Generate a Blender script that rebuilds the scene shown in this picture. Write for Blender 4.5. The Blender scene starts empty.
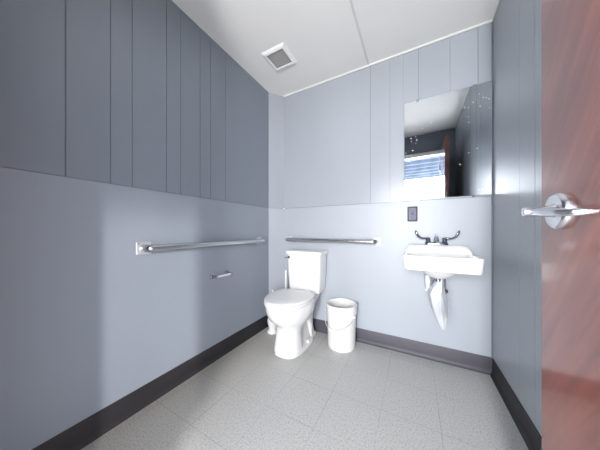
import bpy, bmesh, math, random
from mathutils import Vector, Matrix
random.seed(7)
PI = math.pi
C = bpy.context.scene.collection
SC = bpy.context.scene

# ------------------------------------------------------------------ room dimensions (metres)
XL, XR = -1.316, 0.464          # left / right wall faces
YB, YF = 1.864, -0.10           # back / front wall faces
ZC = 2.39                       # ceiling
MYAW = -0.9
ZS = 1.203                      # height where lower sheet meets upper boards
CX0, CY0 = XL, 1.738            # chamfer start (left wall)
CX1, CY1 = -1.211, YB           # chamfer end (back wall)
DX0, DX1, DH = -0.60, 0.278, 2.05   # doorway in the front wall

# ------------------------------------------------------------------ materials
def nodes(m):
    m.use_nodes = True
    nt = m.node_tree
    return nt, nt.nodes['Principled BSDF']

def mat(name, col, rough=0.5, metal=0.0, var=0.0, vscale=(6, 6, 6), bump=0.0, bscale=(60, 60, 60),
        coat=0.0, rvar=0.0, spec=0.5, col2=None):
    m = bpy.data.materials.new(name)
    nt, b = nodes(m)
    b.inputs['Roughness'].default_value = rough
    b.inputs['Metallic'].default_value = metal
    b.inputs['Specular IOR Level'].default_value = spec
    b.inputs['Coat Weight'].default_value = coat
    b.inputs['Coat Roughness'].default_value = 0.08
    tc = nt.nodes.new('ShaderNodeTexCoord')
    def noise(scale, detail=4):
        mp = nt.nodes.new('ShaderNodeMapping'); mp.inputs['Scale'].default_value = scale
        nt.links.new(tc.outputs['Object'], mp.inputs['Vector'])
        n = nt.nodes.new('ShaderNodeTexNoise'); n.inputs['Scale'].default_value = 1.0
        n.inputs['Detail'].default_value = detail
        nt.links.new(mp.outputs['Vector'], n.inputs['Vector'])
        return n
    n = noise(vscale)
    r = nt.nodes.new('ShaderNodeValToRGB')
    c2 = col2 or tuple(c * (1 - var) for c in col)
    c1 = col if col2 else tuple(min(1, c * (1 + var)) for c in col)
    r.color_ramp.elements[0].position = 0.3; r.color_ramp.elements[1].position = 0.7
    r.color_ramp.elements[0].color = (*c2, 1); r.color_ramp.elements[1].color = (*c1, 1)
    nt.links.new(n.outputs['Fac'], r.inputs['Fac'])
    nt.links.new(r.outputs['Color'], b.inputs['Base Color'])
    if rvar:
        mr = nt.nodes.new('ShaderNodeMapRange')
        mr.inputs['To Min'].default_value = max(0.02, rough - rvar); mr.inputs['To Max'].default_value = rough + rvar
        nt.links.new(n.outputs['Fac'], mr.inputs['Value']); nt.links.new(mr.outputs['Result'], b.inputs['Roughness'])
    if bump:
        n2 = noise(bscale)
        bp = nt.nodes.new('ShaderNodeBump'); bp.inputs['Strength'].default_value = bump
        bp.inputs['Distance'].default_value = 0.004
        nt.links.new(n2.outputs['Fac'], bp.inputs['Height']); nt.links.new(bp.outputs['Normal'], b.inputs['Normal'])
    return m

M = {}
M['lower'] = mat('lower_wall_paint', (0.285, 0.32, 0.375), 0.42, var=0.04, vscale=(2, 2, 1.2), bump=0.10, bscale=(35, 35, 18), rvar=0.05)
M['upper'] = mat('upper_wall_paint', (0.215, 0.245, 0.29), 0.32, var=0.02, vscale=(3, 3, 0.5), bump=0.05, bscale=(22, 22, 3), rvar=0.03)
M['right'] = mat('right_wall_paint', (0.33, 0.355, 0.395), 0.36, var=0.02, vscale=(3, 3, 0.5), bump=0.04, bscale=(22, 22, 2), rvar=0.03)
M['back_lower_lit'] = mat('back_wall_lower_paint_lit', (0.41, 0.445, 0.495), 0.40, var=0.03, vscale=(2, 2, 1.2), bump=0.06, bscale=(35, 35, 18), rvar=0.05)  # wall paint made paler, standing in for stronger daylight on the back wall
M['back_upper_lit'] = mat('back_wall_upper_paint_lit', (0.37, 0.40, 0.45), 0.26, var=0.02, vscale=(3, 3, 0.5), bump=0.05, bscale=(22, 22, 3), rvar=0.03)  # upper paint, likewise lightened to put the doorway light into its colour
M['front'] = mat('front_wall_paint', (0.15, 0.17, 0.20), 0.5, var=0.03)
M['groove'] = mat('board_groove', (0.15, 0.17, 0.22), 0.6, var=0.05)
M['ceiling'] = mat('ceiling_paint', (0.80, 0.80, 0.79), 0.75, var=0.015, vscale=(1.5, 1.5, 1.5), bump=0.05)
M['trim_white'] = mat('white_trim', (0.78, 0.78, 0.79), 0.4, var=0.03)
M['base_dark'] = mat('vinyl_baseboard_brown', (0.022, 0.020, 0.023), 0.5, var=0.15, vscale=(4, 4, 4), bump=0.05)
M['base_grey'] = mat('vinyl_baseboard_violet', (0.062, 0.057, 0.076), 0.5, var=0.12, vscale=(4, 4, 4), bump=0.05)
M['porcelain'] = mat('porcelain', (0.79, 0.79, 0.79), 0.12, var=0.01, coat=0.5)
M['seat'] = mat('seat_plastic', (0.78, 0.78, 0.78), 0.22, var=0.01)
M['bucket'] = mat('bucket_plastic', (0.81, 0.81, 0.80), 0.35, var=0.02, vscale=(8, 8, 8))
M['steel'] = mat('brushed_steel', (0.60, 0.61, 0.63), 0.24, metal=1.0, var=0.06, vscale=(80, 80, 80))
M['flange'] = mat('pale_steel_plate', (0.62, 0.64, 0.68), 0.42, metal=0.6, var=0.03)
M['chrome'] = mat('chrome', (0.42, 0.45, 0.52), 0.12, metal=1.0, var=0.04)
M['nickel'] = mat('satin_nickel', (0.74, 0.74, 0.78), 0.22, metal=1.0, var=0.03)
M['black'] = mat('dark_recess', (0.02, 0.02, 0.025), 0.6, var=0.1)
M['outlet_plate'] = mat('outlet_plate', (0.075, 0.08, 0.105), 0.6, var=0.05)
M['outlet_face'] = mat('outlet_face', (0.17, 0.175, 0.24), 0.6, var=0.05)
M['wrap'] = mat('white_plastic_wrap', (0.60, 0.62, 0.66), 0.22, var=0.10, vscale=(14, 14, 9), bump=0.5, bscale=(26, 26, 14))
M['rubber'] = mat('rubber', (0.03, 0.03, 0.03), 0.6, var=0.1)
M['grille'] = mat('vent_grille', (0.30, 0.30, 0.30), 0.6, var=0.05)
M['white_plastic'] = mat('white_plastic', (0.82, 0.82, 0.83), 0.3, var=0.02)
M['concrete'] = mat('outdoor_concrete', (0.62, 0.60, 0.57), 0.85, var=0.08, vscale=(3, 3, 3), bump=0.2)
M['soffit'] = mat('porch_soffit', (0.16, 0.20, 0.27), 0.6, var=0.25, vscale=(6, 1.2, 6))
M['stucco'] = mat('outdoor_siding', (0.42, 0.44, 0.47), 0.8, var=0.08)

# mirror glass with a few dried specks
def mirror_mat():
    m = bpy.data.materials.new('mirror_glass'); nt, b = nodes(m)
    b.inputs['Metallic'].default_value = 1.0
    tc = nt.nodes.new('ShaderNodeTexCoord')
    v = nt.nodes.new('ShaderNodeTexVoronoi'); v.inputs['Scale'].default_value = 45
    nt.links.new(tc.outputs['Object'], v.inputs['Vector'])
    n = nt.nodes.new('ShaderNodeTexNoise'); n.inputs['Scale'].default_value = 4; n.inputs['Detail'].default_value = 5
    nt.links.new(tc.outputs['Object'], n.inputs['Vector'])
    lt = nt.nodes.new('ShaderNodeMath'); lt.operation = 'LESS_THAN'; lt.inputs[1].default_value = 0.14
    nt.links.new(v.outputs['Distance'], lt.inputs[0])
    gt = nt.nodes.new('ShaderNodeMath'); gt.operation = 'GREATER_THAN'; gt.inputs[1].default_value = 0.57
    nt.links.new(n.outputs['Fac'], gt.inputs[0])
    mul = nt.nodes.new('ShaderNodeMath'); mul.operation = 'MULTIPLY'
    nt.links.new(lt.outputs[0], mul.inputs[0]); nt.links.new(gt.outputs[0], mul.inputs[1])
    mx = nt.nodes.new('ShaderNodeMix'); mx.data_type = 'RGBA'
    mx.inputs['A'].default_value = (0.72, 0.76, 0.80, 1); mx.inputs['B'].default_value = (0.9, 0.92, 0.95, 1)
    nt.links.new(mul.outputs[0], mx.inputs['Factor']); nt.links.new(mx.outputs['Result'], b.inputs['Base Color'])
    mr = nt.nodes.new('ShaderNodeMath'); mr.operation = 'MULTIPLY_ADD'; mr.inputs[1].default_value = 0.45; mr.inputs[2].default_value = 0.02
    nt.links.new(mul.outputs[0], mr.inputs[0]); nt.links.new(mr.outputs[0], b.inputs['Roughness'])
    return m
M['mirror'] = mirror_mat()

def floor_mat():
    m = bpy.data.materials.new('vinyl_floor_tile'); nt, b = nodes(m)
    N = nt.nodes; L = nt.links
    tc = N.new('ShaderNodeTexCoord')
    T = 0.274
    mp = N.new('ShaderNodeMapping'); mp.inputs['Location'].default_value = (0.160 + 20 * T, -0.93 + 20 * T, 0)
    L.new(tc.outputs['Object'], mp.inputs['Vector'])
    sep = N.new('ShaderNodeSeparateXYZ'); L.new(mp.outputs['Vector'], sep.inputs[0])
    def edge(sock):
        f = N.new('ShaderNodeMath'); f.operation = 'PINGPONG'; f.inputs[1].default_value = T / 2
        L.new(sock, f.inputs[0])
        lt = N.new('ShaderNodeMapRange'); lt.inputs['From Min'].default_value = 0.0006; lt.inputs['From Max'].default_value = 0.0022
        lt.inputs['To Min'].default_value = 1; lt.inputs['To Max'].default_value = 0
        L.new(f.outputs[0], lt.inputs['Value']); return lt.outputs['Result']
    ex, ey = edge(sep.outputs['X']), edge(sep.outputs['Y'])
    mx = N.new('ShaderNodeMath'); mx.operation = 'MAXIMUM'; L.new(ex, mx.inputs[0]); L.new(ey, mx.inputs[1])
    # seams are stronger in some places
    ns = N.new('ShaderNodeTexNoise'); ns.inputs['Scale'].default_value = 2.2; L.new(tc.outputs['Object'], ns.inputs['Vector'])
    nr = N.new('ShaderNodeMapRange'); nr.inputs['From Min'].default_value = 0.4; nr.inputs['From Max'].default_value = 0.65
    nr.inputs['To Min'].default_value = 0.12; nr.inputs['To Max'].default_value = 0.75
    L.new(ns.outputs['Fac'], nr.inputs['Value'])
    ml = N.new('ShaderNodeMath'); ml.operation = 'MULTIPLY'; L.new(mx.outputs[0], ml.inputs[0]); L.new(nr.outputs['Result'], ml.inputs[1])
    # speckle
    sp = N.new('ShaderNodeTexNoise'); sp.inputs['Scale'].default_value = 130; sp.inputs['Detail'].default_value = 3
    L.new(tc.outputs['Object'], sp.inputs['Vector'])
    r = N.new('ShaderNodeValToRGB'); e = r.color_ramp.elements
    e[0].position = 0.34; e[0].color = (0.37, 0.37, 0.36, 1)
    e[1].position = 0.62; e[1].color = (0.56, 0.56, 0.555, 1)
    x = e.new(0.46); x.color = (0.50, 0.50, 0.495, 1)
    L.new(sp.outputs['Fac'], r.inputs['Fac'])
    # broad tone: yellower and darker towards the left wall
    sep2 = N.new('ShaderNodeSeparateXYZ'); L.new(tc.outputs['Object'], sep2.inputs[0])
    gx = N.new('ShaderNodeMapRange'); gx.inputs['From Min'].default_value = -0.75; gx.inputs['From Max'].default_value = -1.3
    gx.inputs['To Max'].default_value = 0.8
    L.new(sep2.outputs['X'], gx.inputs['Value'])
    bn = N.new('ShaderNodeTexNoise'); bn.inputs['Scale'].default_value = 1.6; bn.inputs['Detail'].default_value = 3
    L.new(tc.outputs['Object'], bn.inputs['Vector'])
    ad = N.new('ShaderNodeMath'); ad.operation = 'MULTIPLY_ADD'; ad.inputs[1].default_value = 0.5
    L.new(bn.outputs['Fac'], ad.inputs[0]); L.new(gx.outputs['Result'], ad.inputs[2])
    cl = N.new('ShaderNodeMapRange'); cl.inputs['From Min'].default_value = 0.2; cl.inputs['From Max'].default_value = 1.0
    L.new(ad.outputs[0], cl.inputs['Value'])
    tint = N.new('ShaderNodeMix'); tint.data_type = 'RGBA'; tint.blend_type = 'MULTIPLY'
    tint.inputs['B'].default_value = (0.92, 0.88, 0.80, 1)
    L.new(cl.outputs['Result'], tint.inputs['Factor']); L.new(r.outputs['Color'], tint.inputs['A'])
    fin = N.new('ShaderNodeMix'); fin.data_type = 'RGBA'; fin.inputs['B'].default_value = (0.20, 0.20, 0.20, 1)
    L.new(ml.outputs[0], fin.inputs['Factor']); L.new(tint.outputs['Result'], fin.inputs['A'])
    L.new(fin.outputs['Result'], b.inputs['Base Color'])
    b.inputs['Roughness'].default_value = 0.5
    bp = N.new('ShaderNodeBump'); bp.inputs['Strength'].default_value = 0.12; bp.inputs['Distance'].default_value = 0.002
    L.new(sp.outputs['Fac'], bp.inputs['Height']); L.new(bp.outputs['Normal'], b.inputs['Normal'])
    return m
M['floor'] = floor_mat()

def door_mat():
    m = bpy.data.materials.new('mahogany_door_paint'); nt, b = nodes(m)
    N = nt.nodes; L = nt.links
    tc = N.new('ShaderNodeTexCoord')
    mp = N.new('ShaderNodeMapping'); mp.vector_type = 'TEXTURE'; mp.inputs['Rotation'].default_value = (0.6, 0, 0); mp.inputs['Scale'].default_value = (0.3, 0.035, 0.35)
    L.new(tc.outputs['Object'], mp.inputs['Vector'])
    n = N.new('ShaderNodeTexNoise'); n.inputs['Scale'].default_value = 1; n.inputs['Detail'].default_value = 6; n.inputs['Roughness'].default_value = 0.62
    L.new(mp.outputs['Vector'], n.inputs['Vector'])
    n2 = N.new('ShaderNodeTexNoise'); n2.inputs['Scale'].default_value = 3; n2.inputs['Detail'].default_value = 2
    L.new(tc.outputs['Object'], n2.inputs['Vector'])
    mix = N.new('ShaderNodeMath'); mix.operation = 'MULTIPLY_ADD'; mix.inputs[1].default_value = 0.5
    L.new(n.outputs['Fac'], mix.inputs[0])
    h = N.new('ShaderNodeMath'); h.operation = 'MULTIPLY'; h.inputs[1].default_value = 0.5
    L.new(n2.outputs['Fac'], h.inputs[0]); L.new(h.outputs[0], mix.inputs[2])
    r = N.new('ShaderNodeValToRGB'); e = r.color_ramp.elements
    e[0].position = 0.38; e[0].color = (0.120, 0.028, 0.018, 1)
    e[1].position = 0.64; e[1].color = (0.260, 0.074, 0.048, 1)
    L.new(mix.outputs[0], r.inputs['Fac']); L.new(r.outputs['Color'], b.inputs['Base Color'])
    mr = N.new('ShaderNodeMapRange'); mr.inputs['To Min'].default_value = 0.16; mr.inputs['To Max'].default_value = 0.40
    L.new(n2.outputs['Fac'], mr.inputs['Value']); b.inputs['Roughness'].default_value = 0.28
    b.inputs['Specular IOR Level'].default_value = 0.35
    b.inputs['Coat Weight'].default_value = 1.0; b.inputs['Coat IOR'].default_value = 1.55; b.inputs['Coat Roughness'].default_value = 0.10
    return m
M['door'] = door_mat()

# ------------------------------------------------------------------ mesh helpers
def obj(name, bm, m, parent=None, smooth=True, bevel=0.0, segs=2, subsurf=0):
    me = bpy.data.meshes.new(name)
    bmesh.ops.remove_doubles(bm, verts=bm.verts, dist=1e-6)
    bmesh.ops.recalc_face_normals(bm, faces=bm.faces)
    bm.to_mesh(me); bm.free()
    o = bpy.data.objects.new(name, me); C.objects.link(o)
    for mm in (m if isinstance(m, (list, tuple)) else [m]): me.materials.append(mm)
    if parent: o.parent = parent
    if smooth:
        for p in me.polygons: p.use_smooth = True
        me.set_sharp_from_angle(angle=math.radians(38))
    if bevel:
        b = o.modifiers.new('bevel', 'BEVEL'); b.width = bevel; b.segments = segs; b.limit_method = 'ANGLE'
        b.angle_limit = math.radians(35); b.harden_normals = False
    if subsurf:
        s = o.modifiers.new('subd', 'SUBSURF'); s.levels = subsurf; s.render_levels = subsurf
    return o

def box(bm, x0, x1, y0, y1, z0, z1, mi=0):
    v = [bm.verts.new(p) for p in ((x0,y0,z0),(x1,y0,z0),(x1,y1,z0),(x0,y1,z0),(x0,y0,z1),(x1,y0,z1),(x1,y1,z1),(x0,y1,z1))]
    for f in ((3,2,1,0),(4,5,6,7),(0,1,5,4),(1,2,6,5),(2,3,7,6),(3,0,4,7)):
        fc = bm.faces.new([v[i] for i in f]); fc.material_index = mi
    return v

def tube(bm, pts, r, n=16, caps=True, flat=None):
    """sweep a circle (radius r or list) along pts; flat=(sx,sz) squashes the section"""
    pts = [Vector(p) for p in pts]; rings = []
    prev = None
    for i, p in enumerate(pts):
        t = (pts[min(i+1, len(pts)-1)] - pts[max(i-1, 0)]).normalized()
        if prev is None:
            u = t.cross(Vector((0,0,1)))
            if u.length < 1e-3: u = t.cross(Vector((0,1,0)))
        else: u = prev - t * prev.dot(t)
        u.normalize(); prev = u; w = t.cross(u)
        rr = r[i] if isinstance(r, (list, tuple)) else r
        fa = flat[i] if isinstance(flat, list) else (flat or (1, 1))
        rings.append([bm.verts.new(p + u*rr*fa[0]*math.cos(2*PI*k/n) + w*rr*fa[1]*math.sin(2*PI*k/n)) for k in range(n)])
    for a, b in zip(rings, rings[1:]):
        for k in range(n): bm.faces.new((a[k], a[(k+1)%n], b[(k+1)%n], b[k]))
    if caps:
        bm.faces.new(rings[0][::-1]); bm.faces.new(rings[-1])
    return rings

def lathe(bm, prof, n=32, c=(0,0,0), axis='z', closed=False):
    """prof: list of (radius, height)"""
    rings = []
    for r, h in prof:
        ring = []
        for k in range(n):
            a = 2*PI*k/n; x, y = r*math.cos(a), r*math.sin(a)
            p = {'z': (x, y, h), 'x': (h, x, y), 'y': (x, h, y)}[axis]
            ring.append(bm.verts.new((p[0]+c[0], p[1]+c[1], p[2]+c[2])))
        rings.append(ring)
    for a, b in zip(rings, rings[1:]):
        for k in range(n): bm.faces.new((a[k], a[(k+1)%n], b[(k+1)%n], b[k]))
    if closed:
        a, b = rings[-1], rings[0]
        for k in range(n): bm.faces.new((a[k], a[(k+1)%n], b[(k+1)%n], b[k]))
    else:
        bm.faces.new(rings[0][::-1]); bm.faces.new(rings[-1])
    return rings

def loft(bm, sections, cap0=True, cap1=True):
    rings = [[bm.verts.new(p) for p in s] for s in sections]
    n = len(rings[0])
    for a, b in zip(rings, rings[1:]):
        for k in range(n): bm.faces.new((a[k], a[(k+1)%n], b[(k+1)%n], b[k]))
    if cap0: bm.faces.new(rings[0][::-1])
    if cap1: bm.faces.new(rings[-1])
    return rings

def rrect(hw, hd, r, z, cx=0, cy=0, n=6):
    pts = []
    for sx, sy, a0 in ((1,1,0),(-1,1,PI/2),(-1,-1,PI),(1,-1,1.5*PI)):
        for k in range(n+1):
            a = a0 + PI/2*k/n
            pts.append((cx+sx*(hw-r)+r*math.cos(a), cy+sy*(hd-r)+r*math.sin(a), z))
    return pts

def egg(hw, yb, yf, z, n=44, pb=2.6, ybulge=None, pf=2.0):
    """toilet outline, +y is the front; squarer at the back, round at the front"""
    ym = yb + (yf-yb)*0.42 if ybulge is None else ybulge
    pts = []
    for k in range(n):
        a = 2*PI*k/n; c, s = math.cos(a), math.sin(a)
        e = 2/(pf if s >= 0 else pb); d = (yf-ym) if s >= 0 else (ym-yb)
        pts.append((hw*math.copysign(abs(c)**e, c), ym + d*math.copysign(abs(s)**e, s), z))
    return pts

def arc_path(pts, r=0.03, n=5):
    """round the inner corners of a polyline"""
    P = [Vector(p) for p in pts]; out = [P[0]]
    for a, b, c in zip(P, P[1:], P[2:]):
        d1 = (a-b).normalized(); d2 = (c-b).normalized()
        rr = min(r, (a-b).length*0.49, (c-b).length*0.49)
        p1, p2 = b+d1*rr, b+d2*rr
        for k in range(n+1):
            t = k/n; out.append((1-t)**2*p1 + 2*t*(1-t)*b + t*t*p2)
    out.append(P[-1]); return out

def tag(o, label, cat, group=None, kind=None):
    o['label'] = label; o['category'] = cat
    if group: o['group'] = group
    if kind: o['kind'] = kind
    return o

def thing(name, label, cat, loc=(0,0,0), rz=0, group=None):
    o = bpy.data.objects.new(name, None); C.objects.link(o); o.empty_display_size = 0.05
    o.location = loc; o.rotation_euler = (0, 0, rz)
    return tag(o, label, cat, group)

def struct(name, bm, m, label, cat, parent=None, **kw):
    o = obj(name, bm, m, parent, **kw)
    return tag(o, label, cat, kind='structure')

# ------------------------------------------------------------------ the room
def panelled(name, a, b, grooves, label, lower_grooves=(), t=0.10, plain=None, ms=None):
    """wall whose face runs a->b (2-D, room on the left of a->b); u along it."""
    a, b = Vector(a), Vector(b); L = (b-a).length; d = (b-a)/L; nrm = Vector((-d.y, d.x))   # into the room
    bm = bmesh.new()
    def slab(u0, u1, z0, z1, front, back, mi):
        ps = []
        for z in (z0, z1):
            for (u, w) in ((u0, back), (u1, back), (u1, front), (u0, front)):
                p = a + d*u + nrm*w; ps.append(bm.verts.new((p.x, p.y, z)))
        for f in ((3,2,1,0),(4,5,6,7),(0,1,5,4),(1,2,6,5),(2,3,7,6),(3,0,4,7)):
            fc = bm.faces.new([ps[i] for i in f]); fc.material_index = mi
    g = 0.0022
    def run(z0, z1, gs, mi):
        u = 0
        for x, w in list(gs) + [(L, 0)]:
            slab(u, x - w, z0, z1, 0, -0.004, mi); u = x + w
    if plain: run(0, ZC, grooves, 0)
    else:
        run(0, ZS - 0.003, lower_grooves, 0)
        run(ZS, ZC, grooves, 1)
    slab(0, L, 0, ZC, -0.0035, -t, 2)
    return struct(name, bm, [plain or (ms[0] if ms else M['lower']), ms[1] if ms else M['upper'], M['groove']], label, 'wall', smooth=False)

w1, w2 = 0.0022, 0.0012
# left wall: face runs from back to front so the room is on its left
Lg = sorted(((CY0 - y), w) for y, w in ((0.307, .0024), (0.459, .0022), (0.549, .0018), (0.725, .0018), (0.812, .0012),
            (0.951, .0018), (1.037, .0020), (1.176, .0007)))
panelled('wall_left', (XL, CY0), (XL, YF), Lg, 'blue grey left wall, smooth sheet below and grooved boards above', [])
Bg = sorted(((XR - x), w) for x, w in ((-0.33, .0012), (-0.176, .0008), (-0.078, .0006), (0.028, .0014), (0.228, .0010), (0.387, .0016)))
panelled('wall_back', (XR, YB), (CX1, YB), Bg, 'blue grey back wall behind toilet and sink, daylight lightened into its colour', ms=(M['back_lower_lit'], M['back_upper_lit']))
panelled('wall_corner', (CX1, CY1), (CX0, CY0), [], 'narrow slanted blue grey wall strip across the corner behind the toilet', ms=(M['back_lower_lit'], M['back_upper_lit']))
Rg = [((1.30 - YF), .0022), ((1.455 - YF), .0010), ((1.02 - YF), .0016), ((0.62 - YF), .0016), ((0.25 - YF), .0016)]
Rg.sort()
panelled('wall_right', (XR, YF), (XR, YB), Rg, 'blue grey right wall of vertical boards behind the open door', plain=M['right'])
bm = bmesh.new()
box(bm, XL-0.1, DX0, YF-0.12, YF, 0, ZC); box(bm, DX1, XR+0.1, YF-0.12, YF, 0, ZC); box(bm, DX0, DX1, YF-0.12, YF, DH, ZC)
struct('wall_front', bm, M['front'], 'blue grey front wall with the doorway', 'wall', smooth=False)
bm = bmesh.new(); box(bm, XL-0.1, XR+0.1, YF-0.12, YB+0.1, -0.08, 0)
struct('floor', bm, M['floor'], 'speckled light grey vinyl tile floor with thin seams', 'floor', smooth=False)
bm = bmesh.new(); box(bm, XL-0.1, XR+0.1, YF-0.12, YB+0.1, ZC, ZC+0.08)
struct('ceiling', bm, M['ceiling'], 'flat white painted ceiling', 'ceiling', smooth=False)
# seam batten on the ceiling, cove trims
bm = bmesh.new()
box(bm, -0.352, -0.338, YF, YB, ZC-0.005, ZC+0.001)
struct('trim_1', bm, mat('seam_grey', (0.64, 0.64, 0.64), 0.7, var=0.03), 'thin white seam strip running across the ceiling', 'trim', smooth=False, bevel=0.001)
bm = bmesh.new()
box(bm, CX1, XR, YB-0.014, YB, ZC-0.014, ZC)
struct('trim_2', bm, M['ceiling'], 'slim white moulding where the back wall meets the ceiling', 'trim', smooth=False, bevel=0.005)
bm = bmesh.new()
box(bm, XR-0.010, XR, YF, YB-0.014, ZC-0.010, ZC)
struct('trim_3', bm, M['trim_white'], 'slim white moulding where the right wall meets the ceiling', 'trim', smooth=False, bevel=0.004)
bm = bmesh.new()
box(bm, XR-0.009, XR, YB-0.009, YB, 0.11, ZC-0.014)
struct('trim_4', bm, M['upper'], 'thin upright corner bead between back and right walls', 'trim', smooth=False, bevel=0.004)
# door frame
bm = bmesh.new()
box(bm, DX0-0.05, DX0, YF, YF+0.014, 0, DH+0.05); box(bm, DX1+0.002, DX1+0.05, YF, YF+0.014, 0, DH+0.05)
box(bm, DX0, DX1+0.002, YF, YF+0.014, DH, DH+0.05)
struct('trim_5', bm, M['trim_white'], 'white casing around the doorway, seen in the mirror', 'trim', smooth=False, bevel=0.003)

# vinyl cove baseboards, swept profile with a small toe
def baseboard(name, path, m, label, h=0.112):
    prof = [(0.0, h), (0.003, h), (0.0045, h-0.003), (0.005, 0.028), (0.008, 0.014), (0.016, 0.004), (0.020, 0.0), (0.0, 0.0)]
    P = [Vector(p) for p in path]; secs = []
    for i, p in enumerate(P):
        dirs = []
        if i > 0: dirs.append((P[i]-P[i-1]).normalized())
        if i < len(P)-1: dirs.append((P[i+1]-P[i]).normalized())
        ns = [Vector((-d.y, d.x)) for d in dirs]
        n = sum(ns, Vector((0, 0))); n.normalize(); k = 1/max(0.3, n.dot(ns[0]))
        secs.append([(p.x+n.x*w*k, p.y+n.y*w*k, z) for w, z in prof])
    bm = bmesh.new(); loft(bm, secs)
    return struct(name, bm, m, label, 'baseboard')
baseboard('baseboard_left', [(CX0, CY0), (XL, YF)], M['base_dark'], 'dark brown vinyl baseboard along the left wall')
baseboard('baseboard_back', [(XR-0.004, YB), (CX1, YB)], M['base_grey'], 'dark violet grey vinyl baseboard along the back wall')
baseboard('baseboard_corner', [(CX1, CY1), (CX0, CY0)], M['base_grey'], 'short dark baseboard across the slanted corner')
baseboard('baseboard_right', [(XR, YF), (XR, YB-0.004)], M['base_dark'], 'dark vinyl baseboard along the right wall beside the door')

# ------------------------------------------------------------------ door
DXF = 0.275                     # door face towards the room
bm = bmesh.new(); box(bm, 0, 0.044, 0, 0.838, 0.012, 2.035)
door = struct('door_1', bm, M['door'], 'reddish brown open door with a satin lever handle', 'door', smooth=False, bevel=0.002)
door.location = (DXF, YF + 0.002, 0)
def lever_handle(side):
    """side -1: room side (towards -x), +1: the far side"""
    x0 = 0 if side < 0 else 0.044
    hy, hz = 0.758, 1.012
    bm = bmesh.new()
    lathe(bm, [(0.040, 0), (0.040, side*0.004), (0.0385, side*0.009), (0.034, side*0.0125), (0.030, side*0.0115), (0.013, side*0.0115)], 48, (x0, hy, hz), 'x')
    rose = obj('door_handle', bm, M['nickel'], door)
    rose['label'] = 'satin metal lever handle on a round rose'
    bm = bmesh.new()
    lathe(bm, [(0.0155, side*0.010), (0.0125, side*0.016), (0.0115, side*0.030), (0.0105, side*0.034), (0.0105, side*0.056), (0.0095, side*0.0585), (0.004, side*0.0585), (0.004, side*0.055)], 32, (x0, hy, hz), 'x')
    obj('lever_hub', bm, M['nickel'], rose)
    bm = bmesh.new()
    pts = [(x0+side*0.046, hy+0.004, hz), (x0+side*0.047, hy-0.02, hz-0.001), (x0+side*0.046, hy-0.05, hz-0.004), (x0+side*0.044, hy-0.08, hz-0.007),
           (x0+side*0.040, hy-0.100, hz-0.009), (x0+side*0.031, hy-0.113, hz-0.010), (x0+side*0.018, hy-0.118, hz-0.010), (x0+side*0.008, hy-0.118, hz-0.010)]
    tube(bm, pts, [0.0085, 0.0085, 0.0082, 0.008, 0.0078, 0.0072, 0.006, 0.005], 20, flat=(0.65, 1.0))
    obj('lever', bm, M['nickel'], rose)
lever_handle(-1)
lever_handle(1)
bm = bmesh.new(); box(bm, 0.009, 0.035, 0.8375, 0.8395, 0.955, 1.07); box(bm, 0.016, 0.028, 0.838, 0.848, 1.0, 1.024)
obj('latch', bm, M['nickel'], door, smooth=False, bevel=0.001)
for hz in (0.25, 1.0, 1.8):
    bm = bmesh.new(); lathe(bm, [(0.006, hz), (0.006, hz+0.09)], 16, (-0.004, 0.004, 0)); 
    obj('hinge', bm, M['nickel'], door)

# ------------------------------------------------------------------ mirror
mt = thing('mirror', 'frameless wall mirror above the sink, reflecting ceiling and doorway', 'mirror', (0.1925, YB, 1.213))
bm = bmesh.new(); box(bm, -0.2625, 0.2625, -0.005, 0.0, 0.0, 0.755)
g = obj('glass', bm, M['mirror'], mt, smooth=False, bevel=0.0012)
g.rotation_euler = (math.radians(1.1), 0, math.radians(MYAW)); g.location = (0, -0.0045, 0)
for cx, cz in ((-0.17, 0.0), (0.17, 0.0), (-0.17, 0.752), (0.17, 0.752)):
    dy = -0.0158 if cz > 0.5 else 0
    bm = bmesh.new()
    box(bm, cx-0.009, cx+0.009, -0.010+dy, -0.0068+dy, cz-0.006, cz+0.006)
    if cz > 0.5: box(bm, cx-0.009, cx+0.009, -0.010+dy, -0.001, cz+0.004, cz+0.007)
    else: box(bm, cx-0.009, cx+0.009, -0.010, -0.001, cz-0.008, cz-0.004)
    obj('clip', bm, M['chrome'], mt, smooth=False)

# ------------------------------------------------------------------ electrical outlet
ot = thing('wall_outlet', 'dark grey electrical outlet on the wall between mirror and sink', 'outlet', (-0.0135, YB, 1.099))
bm = bmesh.new(); loft(bm, [[(x, -0.0005, z) for x, z, _ in rrect(0.035, 0.0585, 0.004, 0)], [(x, -0.0045, z) for x, z, _ in rrect(0.035, 0.0585, 0.004, 0)],
                            [(x, -0.0065, z) for x, z, _ in rrect(0.0325, 0.056, 0.004, 0)]])
obj('cover_plate', bm, M['outlet_plate'], ot)
bm = bmesh.new(); box(bm, -0.0245, 0.0245, -0.009, -0.006, -0.046, 0.046)
fc = obj('socket_face', bm, M['outlet_face'], ot, smooth=False, bevel=0.001)
for s in (-1, 1):
    bm = bmesh.new()
    z = s*0.0235
    box(bm, -0.0085, -0.0060, -0.0094, -0.0088, z-0.004, z+0.006); box(bm, 0.0060, 0.0080, -0.0094, -0.0088, z-0.003, z+0.005)
    lathe(bm, [(0.003, -0.0094), (0.003, -0.0088)], 12, (0, 0, z-0.010), 'y')
    obj('socket_slots', bm, M['black'], fc, smooth=False)
for z in (-0.0055, 0.0055):
    bm = bmesh.new(); box(bm, -0.009, 0.009, -0.0108, -0.009, z-0.0038, z+0.0038)
    obj('test_button', bm, M['outlet_plate'], fc, smooth=False, bevel=0.0006)

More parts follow.
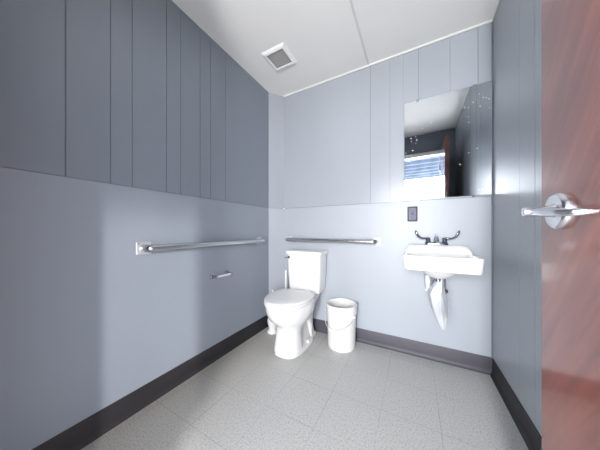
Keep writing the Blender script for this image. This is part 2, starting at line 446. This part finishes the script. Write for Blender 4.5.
# ------------------------------------------------------------------ grab bars
def grab_bar(loc, rz, L, label):
    """local x along the wall, -y out of the wall"""
    t = thing('grab_bar', label, 'grab bar', loc, rz)
    bm = bmesh.new()
    tube(bm, arc_path([(-L/2, -0.004, 0), (-L/2, -0.058, 0), (L/2, -0.058, 0), (L/2, -0.004, 0)], 0.052, 9), 0.0205, 24)
    obj('bar', bm, M['steel'], t)
    for s in (-1, 1):
        bm = bmesh.new()
        loft(bm, [[(s*L/2+x, -0.0003, z) for x, z, _ in rrect(0.036, 0.034, 0.003, 0)], [(s*L/2+x, -0.004, z) for x, z, _ in rrect(0.036, 0.034, 0.003, 0)],
                  [(s*L/2+x, -0.0055, z) for x, z, _ in rrect(0.034, 0.032, 0.003, 0)]])
        f = obj('flange', bm, M['flange'], t)
        for dx, dz in ((-0.026, 0.024), (0.026, -0.024)):
            bm = bmesh.new(); lathe(bm, [(0.004, -0.0055), (0.004, -0.007), (0.0025, -0.008)], 12, (s*L/2+dx, 0, dz), 'y')
            obj('screw', bm, M['chrome'], f)
grab_bar((XL, 1.095, 0.872), PI/2, 0.985, 'long brushed steel grab bar on the left wall')
grab_bar((-0.715, YB, 0.877), 0, 0.86, 'brushed steel grab bar on the back wall above the toilet tank')

# ------------------------------------------------------------------ toilet paper holder (empty)
tp = thing('toilet_paper_holder', 'small empty chrome toilet paper holder below the left grab bar', 'paper holder', (XL, 1.115, 0.632), PI/2)
for s in (-1, 1):
    bm = bmesh.new()
    loft(bm, [rr for rr in ([(s*0.07+x, -0.0003, z) for x, z, _ in rrect(0.014, 0.020, 0.006, 0)], [(s*0.07+x, -0.008, z) for x, z, _ in rrect(0.013, 0.019, 0.006, 0)],
              [(s*0.07+x, -0.012, z) for x, z, _ in rrect(0.008, 0.012, 0.005, 0)], [(s*0.07+x, -0.050, z) for x, z, _ in rrect(0.006, 0.010, 0.005, 0)],
              [(s*0.07+x, -0.066, z) for x, z, _ in rrect(0.006, 0.011, 0.005, 0)])])
    obj('bracket', bm, M['chrome'], tp)
bm = bmesh.new()
tube(bm, [(-0.068, -0.055, 0), (-0.05, -0.055, 0), (-0.05, -0.055, 0), (0.05, -0.055, 0), (0.05, -0.055, 0), (0.068, -0.055, 0)], [0.005, 0.005, 0.008, 0.008, 0.005, 0.005], 16)
obj('roller', bm, M['white_plastic'], tp)

# ------------------------------------------------------------------ ceiling exhaust vent
vt = thing('ceiling_vent', 'square white exhaust fan cover with grey grille on the ceiling', 'vent', (-0.972, 1.43, ZC))
bm = bmesh.new()
H = 0.107; I = 0.076
rings = [[(sx*a, sy*a, z) for sx, sy in ((-1,-1),(1,-1),(1,1),(-1,1))] for a, z in ((H, -0.0005), (H, -0.006), (H-0.010, -0.016), (I+0.006, -0.020), (I, -0.016), (I, -0.004), (H-0.012, -0.0005))]
rr = loft(bm, rings, False, False)
for k in range(4): bm.faces.new((rr[-1][k], rr[-1][(k+1)%4], rr[0][(k+1)%4], rr[0][k]))
obj('frame', bm, M['white_plastic'], vt, smooth=False, bevel=0.0015)
bm = bmesh.new(); box(bm, -I, I, -I, I, -0.006, -0.003)
pn = obj('grille_backing', bm, M['grille'], vt, smooth=False)
bm = bmesh.new()
for k in range(13):
    y = -I + 0.0108*(k+0.5)
    v = box(bm, -I, I, y-0.0008, y+0.0008, -0.0145, -0.006)
obj('grille', bm, mat('grille_slats', (0.50, 0.50, 0.50), 0.5, var=0.03), vt, smooth=False)

# ------------------------------------------------------------------ toilet
TX = -0.888
to = thing('toilet', 'white two piece toilet with closed lid against the back wall', 'toilet', (TX, YB, 0), PI)
#   local: +y points out of the wall, +x points to the room's left (rotated by 180 degrees)
bm = bmesh.new()
loft(bm, [egg(0.112, 0.12, 0.530, 0.0, pf=3.2), egg(0.117, 0.115, 0.536, 0.004, pf=3.2), egg(0.116, 0.115, 0.535, 0.014, pf=3.2), egg(0.112, 0.20, 0.530, 0.026, pf=3.2, ybulge=0.40), egg(0.109, 0.33, 0.526, 0.034, pf=3.2, ybulge=0.42),
          egg(0.103, 0.35, 0.520, 0.09, pf=3.0, ybulge=0.42), egg(0.098, 0.35, 0.514, 0.15, pf=2.8, ybulge=0.42), egg(0.099, 0.34, 0.514, 0.19, pf=2.6, ybulge=0.42), egg(0.110, 0.31, 0.525, 0.22, pf=2.3, ybulge=0.41),
          egg(0.136, 0.26, 0.560, 0.25, ybulge=0.40), egg(0.158, 0.22, 0.602, 0.285, ybulge=0.38), egg(0.170, 0.19, 0.632, 0.325), egg(0.176, 0.18, 0.646, 0.365),
          egg(0.177, 0.18, 0.650, 0.398), egg(0.170, 0.185, 0.642, 0.406)])
bowl = obj('bowl', bm, M['porcelain'], to)
# rear outlet body, foot flange and tank shelf
bm = bmesh.new()
loft(bm, [rrect(0.086, 0.155, 0.04, 0.0, 0, 0.20), rrect(0.086, 0.155, 0.04, 0.020, 0, 0.20), rrect(0.074, 0.165, 0.04, 0.034, 0, 0.23), rrect(0.066, 0.160, 0.04, 0.10, 0, 0.235),
          rrect(0.064, 0.160, 0.04, 0.20, 0, 0.235), rrect(0.068, 0.13, 0.04, 0.27, 0, 0.18), rrect(0.098, 0.135, 0.04, 0.34, 0, 0.165),
          rrect(0.112, 0.140, 0.035, 0.375, 0, 0.16), rrect(0.112, 0.140, 0.035, 0.402, 0, 0.16), rrect(0.106, 0.134, 0.03, 0.408, 0, 0.16)])
obj('pedestal', bm, M['porcelain'], to)
# trapway swell on each side
bm = bmesh.new()
for s in (-1, 1):
    tube(bm, [(s*0.045, 0.40, 0.20), (s*0.052, 0.33, 0.24), (s*0.055, 0.26, 0.25), (s*0.055, 0.20, 0.20), (s*0.055, 0.17, 0.12), (s*0.055, 0.16, 0.03)],
         [0.02, 0.033, 0.036, 0.036, 0.034, 0.03], 20)
obj('trapway', bm, M['porcelain'], to)
bm = bmesh.new()
loft(bm, [rrect(0.130, 0.080, 0.03, 0.405, 0, 0.100), rrect(0.150, 0.084, 0.035, 0.412, 0, 0.100), rrect(0.156, 0.086, 0.035, 0.435, 0, 0.100), rrect(0.166, 0.090, 0.035, 0.58, 0, 0.104),
          rrect(0.172, 0.092, 0.035, 0.748, 0, 0.106)])
obj('tank', bm, M['porcelain'], to)
bm = bmesh.new()
loft(bm, [rrect(0.174, 0.094, 0.035, 0.747, 0, 0.108), rrect(0.183, 0.102, 0.038, 0.752, 0, 0.110), rrect(0.184, 0.103, 0.038, 0.772, 0, 0.110), rrect(0.181, 0.100, 0.038, 0.781, 0, 0.110), rrect(0.170, 0.09, 0.036, 0.785, 0, 0.110)])
obj('tank_lid', bm, M['porcelain'], to)
bm = bmesh.new()
loft(bm, [egg(0.176, 0.235, 0.652, 0.4075, pb=3.4), egg(0.181, 0.232, 0.656, 0.412, pb=3.4), egg(0.181, 0.232, 0.656, 0.420, pb=3.4), egg(0.178, 0.235, 0.653, 0.4255, pb=3.4)])
obj('seat', bm, M['seat'], to)
bm = bmesh.new()
loft(bm, [egg(0.174, 0.238, 0.648, 0.4265, pb=3.4), egg(0.180, 0.232, 0.655, 0.430, pb=3.4), egg(0.181, 0.230, 0.656, 0.437, pb=3.4), egg(0.176, 0.235, 0.650, 0.445, pb=3.4), egg(0.155, 0.25, 0.64, 0.4495, pb=3.2), egg(0.10, 0.30, 0.57, 0.452)])
obj('lid', bm, M['seat'], to)
for s in (-1, 1):
    bm = bmesh.new()
    loft(bm, [rrect(0.020, 0.014, 0.006, 0.4075, s*0.075, 0.222), rrect(0.020, 0.014, 0.006, 0.436, s*0.075, 0.222), rrect(0.016, 0.011, 0.006, 0.446, s*0.075, 0.222)])
    tube(bm, [(s*0.075-0.02, 0.230, 0.437), (s*0.075+0.02, 0.230, 0.437)], 0.010, 16)
    obj('hinge', bm, M['seat'], to)
    bm = bmesh.new(); lathe(bm, [(0.014, 0.012), (0.014, 0.030), (0.011, 0.040), (0.005, 0.044)], 20, (s*0.094, 0.27, 0))
    obj('bolt_cap', bm, M['white_plastic'], to)
bm = bmesh.new()
lathe(bm, [(0.013, 0.196), (0.013, 0.203), (0.009, 0.208)], 20, (0.140, 0, 0.722), 'y')
tube(bm, [(0.140, 0.210, 0.722), (0.152, 0.213, 0.721), (0.166, 0.212, 0.719), (0.174, 0.210, 0.718)], [0.006, 0.0055, 0.006, 0.007], 12, flat=(1, 0.6))
obj('flush_lever', bm, M['chrome'], to)
# water supply behind the toilet
bm = bmesh.new()
tube(bm, arc_path([(0.20, 0.006, 0.17), (0.20, 0.07, 0.17), (0.20, 0.075, 0.30), (0.125, 0.08, 0.36), (0.125, 0.085, 0.42)], 0.03, 5), 0.005, 10)
lathe(bm, [(0.013, 0.04), (0.013, 0.085)], 16, (0.20, 0, 0.17), 'y')
lathe(bm, [(0.022, 0.002), (0.020, 0.008)], 20, (0.20, 0, 0.17), 'y')
obj('supply_line', bm, M['chrome'], to)

# ------------------------------------------------------------------ toilet brush and plunger
tb = thing('toilet_brush', 'white toilet brush in its holder on the floor left of the toilet', 'toilet brush', (-1.19, 1.635, 0))
bm = bmesh.new()
lathe(bm, [(0.052, 0), (0.054, 0.006), (0.050, 0.014), (0.036, 0.030), (0.040, 0.060), (0.050, 0.095), (0.050, 0.120), (0.042, 0.142), (0.038, 0.150), (0.034, 0.150), (0.034, 0.04), (0.0, 0.035)][:-1], 32)
obj('holder', bm, M['white_plastic'], tb)
bm = bmesh.new(); tube(bm, [(0, 0, 0.05), (0, 0, 0.16), (0, 0, 0.34), (0, 0, 0.385), (0, 0, 0.40)], [0.020, 0.008, 0.006, 0.010, 0.006], 16)
obj('handle', bm, M['white_plastic'], tb)
pl = thing('plunger', 'plunger with a thin white handle standing between tank and corner', 'plunger', (-1.105, 1.735, 0))
bm = bmesh.new()
lathe(bm, [(0.058, 0), (0.062, 0.012), (0.058, 0.045), (0.040, 0.075), (0.018, 0.088), (0.016, 0.11)], 32)
obj('cup', bm, M['rubber'], pl)
bm = bmesh.new(); tube(bm, [(0, 0, 0.09), (0, 0, 0.57), (0, 0, 0.582)], [0.009, 0.009, 0.005], 16)
obj('handle', bm, M['white_plastic'], pl)

# ------------------------------------------------------------------ bucket
bk = thing('bucket', 'tall white plastic bucket with a bail handle right of the toilet', 'bucket', (-0.541, 1.722, 0))
bm = bmesh.new()
lathe(bm, [(0.106, 0.004), (0.110, 0.0), (0.113, 0.006), (0.118, 0.26), (0.119, 0.285), (0.126, 0.287), (0.126, 0.291), (0.120, 0.293), (0.1205, 0.310), (0.127, 0.312), (0.127, 0.316), (0.121, 0.318),
           (0.122, 0.340), (0.129, 0.343), (0.130, 0.352), (0.127, 0.357), (0.121, 0.357), (0.118, 0.350), (0.114, 0.28), (0.109, 0.010), (0.02, 0.008)], 56)
body = obj('body', bm, M['bucket'], bk)
ang = math.radians(-20)       # ear axis
ax = Vector((math.cos(ang), math.sin(ang), 0))
pr = Vector((math.sin(ang), -math.cos(ang), 0))     # towards the front of the bucket
for s in (-1, 1):
    bm = bmesh.new()
    c0 = ax*s*0.118 + Vector((0, 0, 0.272)); c1 = ax*s*0.134 + Vector((0, 0, 0.272))
    tube(bm, [c0, c1], [0.015, 0.011], 16); obj('ear', bm, M['bucket'], bk)
bm = bmesh.new(); pts = []
for k in range(33):
    a = PI*k/32
    p = ax*math.cos(a)*0.134 + pr*math.sin(a)*0.134 + Vector((0, 0, 0.272 - 0.098*math.sin(a)))
    pts.append(p)
tube(bm, pts, 0.0035, 8); obj('bail', bm, mat('bail_wire', (0.55, 0.55, 0.56), 0.4, var=0.05), bk)
bm = bmesh.new(); q = [p*1.0 for p in pts[13:20]]
tube(bm, q, [0.004]+[0.007]*5+[0.004], 12); obj('grip', bm, M['white_plastic'], bk)

# ------------------------------------------------------------------ sink
SX, SW, SD = 0.140, 0.206, 0.366      # centre, half width, depth
sk = thing('sink', 'white wall hung sink with chrome faucet on the back wall', 'sink', (SX, YB, 0), PI)
def srect(hw, y0, y1, z, rb=0.02, rf=0.05, n=6):
    """+y is the front; back corners rb, front corners rf"""
    pts = []
    for sx, yy, a0, r in ((1, 1, 0, rf), (-1, 1, PI/2, rf), (-1, 0, PI, rb), (1, 0, 1.5*PI, rb)):
        for k in range(n+1):
            a = a0 + PI/2*k/n
            pts.append((sx*(hw-r)+r*math.cos(a), (y1-r if yy else y0+r)+r*math.sin(a), z))
    return pts
bm = bmesh.new()
rim = 0.812
R = loft(bm, [srect(0.034, 0.12, 0.23, 0.652, 0.02, 0.033), srect(0.055, 0.10, 0.25, 0.662, 0.02, 0.05), srect(0.085, 0.06, 0.28, 0.684, 0.02, 0.07), srect(0.105, 0.04, 0.30, 0.712, 0.02, 0.06), srect(SW-0.022, 0.006, SD-0.016, 0.717, 0.015, 0.030),
          srect(SW-0.010, 0.004, SD-0.006, 0.720, 0.012, 0.030), srect(SW-0.005, 0.002, SD-0.002, 0.730, 0.012, 0.030), srect(SW-0.002, 0.002, SD, 0.775, 0.012, 0.030), srect(SW, 0.002, SD, rim-0.006, 0.012, 0.030),
          srect(SW-0.002, 0.004, SD-0.002, rim-0.001, 0.012, 0.029), srect(SW-0.007, 0.009, SD-0.007, rim, 0.012, 0.026),
          srect(SW-0.019, 0.090, SD-0.019, rim-0.004, 0.035, 0.034), srect(SW-0.030, 0.100, SD-0.028, rim-0.022, 0.05, 0.045),
          srect(SW-0.050, 0.115, SD-0.045, rim-0.075, 0.06, 0.06), srect(0.10, 0.14, SD-0.09, rim-0.105, 0.05, 0.06), srect(0.03, 0.18, 0.24, rim-0.112, 0.012, 0.012)], True, True)
basin = obj('basin', bm, M['porcelain'], sk)
# raised back ledge with drooping ends
bm = bmesh.new(); secs = []
for k in range(21):
    x = -SW + 0.002 + (2*SW - 0.004)*k/20
    e = min(1.0, (SW - abs(x))/0.045); h = rim - 0.006 + 0.060*math.sqrt(max(0.0, 1-(1-e)**2)) 
    d = 0.088
    secs.append([(x, 0.002, rim-0.03), (x, d, rim-0.03), (x, d+0.004, h-0.020 if h-0.020 > rim-0.028 else rim-0.028), (x, d-0.006, h-0.006 if h-0.006 > rim-0.022 else rim-0.022), (x, d-0.020, h), (x, 0.010, h+0.001), (x, 0.002, h-0.004)])
loft(bm, secs)
obj('back_ledge', bm, M['porcelain'], sk)
LZ = rim + 0.0545
fa_bm = bmesh.new()
loft(fa_bm, [rrect(0.072, 0.024, 0.022, LZ-0.001, 0, 0.042), rrect(0.072, 0.024, 0.022, LZ+0.010, 0, 0.042), rrect(0.064, 0.018, 0.017, LZ+0.016, 0, 0.042)])
fa = obj('faucet', fa_bm, mat('faucet_base_chrome', (0.22, 0.24, 0.29), 0.2, metal=1.0, var=0.04), sk)
for s in (-1, 1):
    bm = bmesh.new()
    lathe(bm, [(0.021, LZ+0.012), (0.018, LZ+0.022), (0.0155, LZ+0.028), (0.0155, LZ+0.046), (0.012, LZ+0.052)], 24, (s*0.051, 0.042, 0))
    obj('valve_body', bm, M['chrome'], fa)
    bm = bmesh.new()
    c = [(s*0.048, 0.042, LZ+0.046), (s*0.064, 0.044, LZ+0.046), (s*0.082, 0.048, LZ+0.045), (s*0.100, 0.053, LZ+0.049), (s*0.114, 0.058, LZ+0.060), (s*0.124, 0.062, LZ+0.076), (s*0.130, 0.064, LZ+0.092), (s*0.132, 0.065, LZ+0.104)]
    tube(bm, c, [0.009, 0.009, 0.009, 0.010, 0.012, 0.013, 0.012, 0.006], 16, flat=[(1,1), (1,.9), (1.1,.8), (1.2,.75), (1.2,.75), (1.2,.75), (1.2,.7), (1.2,.6)])
    obj('wrist_blade_handle', bm, M['chrome'], fa)
bm = bmesh.new()
tube(bm, [(0, 0.040, LZ+0.012), (0, 0.042, LZ+0.036), (0, 0.050, LZ+0.052), (0, 0.072, LZ+0.054), (0, 0.100, LZ+0.046), (0, 0.122, LZ+0.032), (0, 0.126, LZ+0.022)],
     [0.017, 0.016, 0.0155, 0.013, 0.0115, 0.011, 0.0115], 20)
obj('spout', bm, M['chrome'], fa)
bm = bmesh.new(); lathe(bm, [(0.004, LZ+0.045), (0.0025, LZ+0.062), (0.006, LZ+0.066), (0.005, LZ+0.074)], 12, (0, 0.026, 0))
obj('lift_rod', bm, M['chrome'], fa)
bm = bmesh.new(); lathe(bm, [(0.026, rim-0.1125), (0.024, rim-0.109), (0.014, rim-0.110)], 24, (0, 0.21, 0))
obj('drain_ring', bm, M['chrome'], sk)
# drain: tailpiece, trap, wall arm
bm = bmesh.new()
lathe(bm, [(0.024, 0.630), (0.024, 0.656)], 24, (0, 0.19, 0))
tube(bm, arc_path([(0, 0.19, 0.64), (0, 0.19, 0.46), (0, 0.10, 0.44), (0, 0.085, 0.52), (0, 0.003, 0.525)], 0.035, 6), 0.016, 20)
obj('drain_pipe', bm, M['chrome'], sk)
for x in (0.052, -0.052):
    bm = bmesh.new()
    tube(bm, arc_path([(x, 0.003, 0.54), (x, 0.045, 0.54), (x, 0.05, 0.60), (x*0.95, 0.05, 0.72)], 0.02, 5), 0.0055, 10)
    lathe(bm, [(0.011, 0.03), (0.011, 0.062), (0.017, 0.064), (0.017, 0.074)], 16, (x, 0, 0.54), 'y')
    obj('supply_valve', bm, M['chrome'], sk)
# white plastic wrap around the trap (a thing hanging on the drain pipe)
def wrap(secs, name, label):
    """secs: (z, cx, cy, half width, half depth); folded, creased sheet shape"""
    bm = bmesh.new(); rings = []; n = 22
    for j, (z, cx, cy, hw, hd) in enumerate(secs):
        ring = []
        for k in range(n):
            a = 2*PI*k/n
            f = 1 + 0.10*math.sin(5*a + j*0.4) + 0.05*math.sin(9*a - j*0.8)
            ring.append((cx+hw*f*math.cos(a), cy+hd*f*math.sin(a), z + 0.004*math.sin(3*a)))
        rings.append(ring)
    loft(bm, rings)
    o = obj(name, bm, M['wrap']); return tag(o, label, 'plastic wrap')
wy = YB - 0.175
wrap([(0.655, 0.148, wy-0.010, 0.020, 0.024), (0.62, 0.146, wy-0.010, 0.026, 0.030), (0.58, 0.136, wy-0.010, 0.040, 0.044), (0.545, 0.131, wy-0.003, 0.050, 0.054),
      (0.50, 0.138, wy+0.008, 0.050, 0.068), (0.45, 0.147, wy+0.015, 0.044, 0.070), (0.42, 0.153, wy+0.012, 0.038, 0.050), (0.385, 0.160, wy+0.006, 0.030, 0.036), (0.345, 0.166, wy, 0.022, 0.024), (0.318, 0.170, wy, 0.014, 0.015), (0.308, 0.171, wy, 0.005, 0.006)],
     'plastic_wrap', 'crumpled white plastic wrap hanging around the drain pipe under the sink')
wrap([(0.650, 0.082, wy+0.07, 0.014, 0.012), (0.61, 0.085, wy+0.07, 0.020, 0.016), (0.57, 0.088, wy+0.07, 0.021, 0.016), (0.54, 0.092, wy+0.07, 0.014, 0.012), (0.525, 0.094, wy+0.07, 0.006, 0.006)],
     'plastic_wrap', 'small white plastic wrap on the left supply line beneath the sink')

# ------------------------------------------------------------------ outdoors (seen in the mirror and lighting the room)
bm = bmesh.new(); box(bm, -14, 14, -30, YF-0.12, -0.10, -0.02)
struct('ground', bm, M['concrete'], 'pale concrete walk outside the doorway', 'ground', smooth=False)
bm = bmesh.new(); box(bm, -3.5, 3.5, -3.6, YF-0.12, 2.36, 2.46)
for k in range(9): box(bm, -3.5, 3.5, -0.5-k*0.36, -0.45-k*0.36, 2.28, 2.36)
struct('canopy', bm, M['soffit'], 'blue grey walkway canopy outside the doorway, seen in the mirror', 'canopy', smooth=False)

# ------------------------------------------------------------------ light
w = bpy.data.worlds.new('sky'); SC.world = w; w.use_nodes = True
bg = w.node_tree.nodes['Background']; bg.inputs['Color'].default_value = (0.94, 0.965, 1.0, 1); bg.inputs['Strength'].default_value = 9.0
def area(name, loc, target, sx, sy, power, col=(1, 1, 1), spread=PI):
    l = bpy.data.lights.new(name, 'AREA'); l.shape = 'RECTANGLE'; l.size = sx; l.size_y = sy; l.energy = power; l.color = col; l.spread = spread
    o = bpy.data.objects.new(name, l); C.objects.link(o); o.location = loc
    o.rotation_euler = (Vector(target)-Vector(loc)).to_track_quat('-Z', 'Y').to_euler()
    return o
area('daylight', (-0.02, -1.25, 1.25), (-0.38, 1.8, 1.0), 0.20, 0.9, 50, (1.0, 0.985, 0.97))
su = bpy.data.lights.new('low_sun', 'SUN'); su.energy = 1.6; su.angle = math.radians(2.5); su.color = (1.0, 0.97, 0.94)
so = bpy.data.objects.new('low_sun', su); C.objects.link(so)
so.rotation_euler = Vector((-0.81, 0.585, -0.21)).to_track_quat('-Z', 'Y').to_euler()
p = bpy.data.lights.new('doorway_portal', 'AREA'); p.shape = 'RECTANGLE'; p.size = DX1-DX0; p.size_y = DH; p.cycles.is_portal = True
po = bpy.data.objects.new('doorway_portal', p); C.objects.link(po); po.location = ((DX0+DX1)/2, YF-0.13, DH/2); po.rotation_euler = (PI/2, 0, 0)

# ------------------------------------------------------------------ camera
cam = bpy.data.cameras.new('camera'); co = bpy.data.objects.new('camera', cam); C.objects.link(co)
cam.sensor_width = 36; cam.lens = 209.5*36/600; cam.shift_y = 5.5/600; cam.clip_start = 0.02
co.location = (0, 0, 0.97); co.rotation_euler = (PI/2, 0, 0.49980)
SC.camera = co
SC.view_settings.view_transform = 'Standard'
SC.view_settings.look = 'None'
SC.view_settings.exposure = 0.42
SC.cycles.use_denoising = True
SC.cycles.max_bounces = 14; SC.cycles.diffuse_bounces = 3
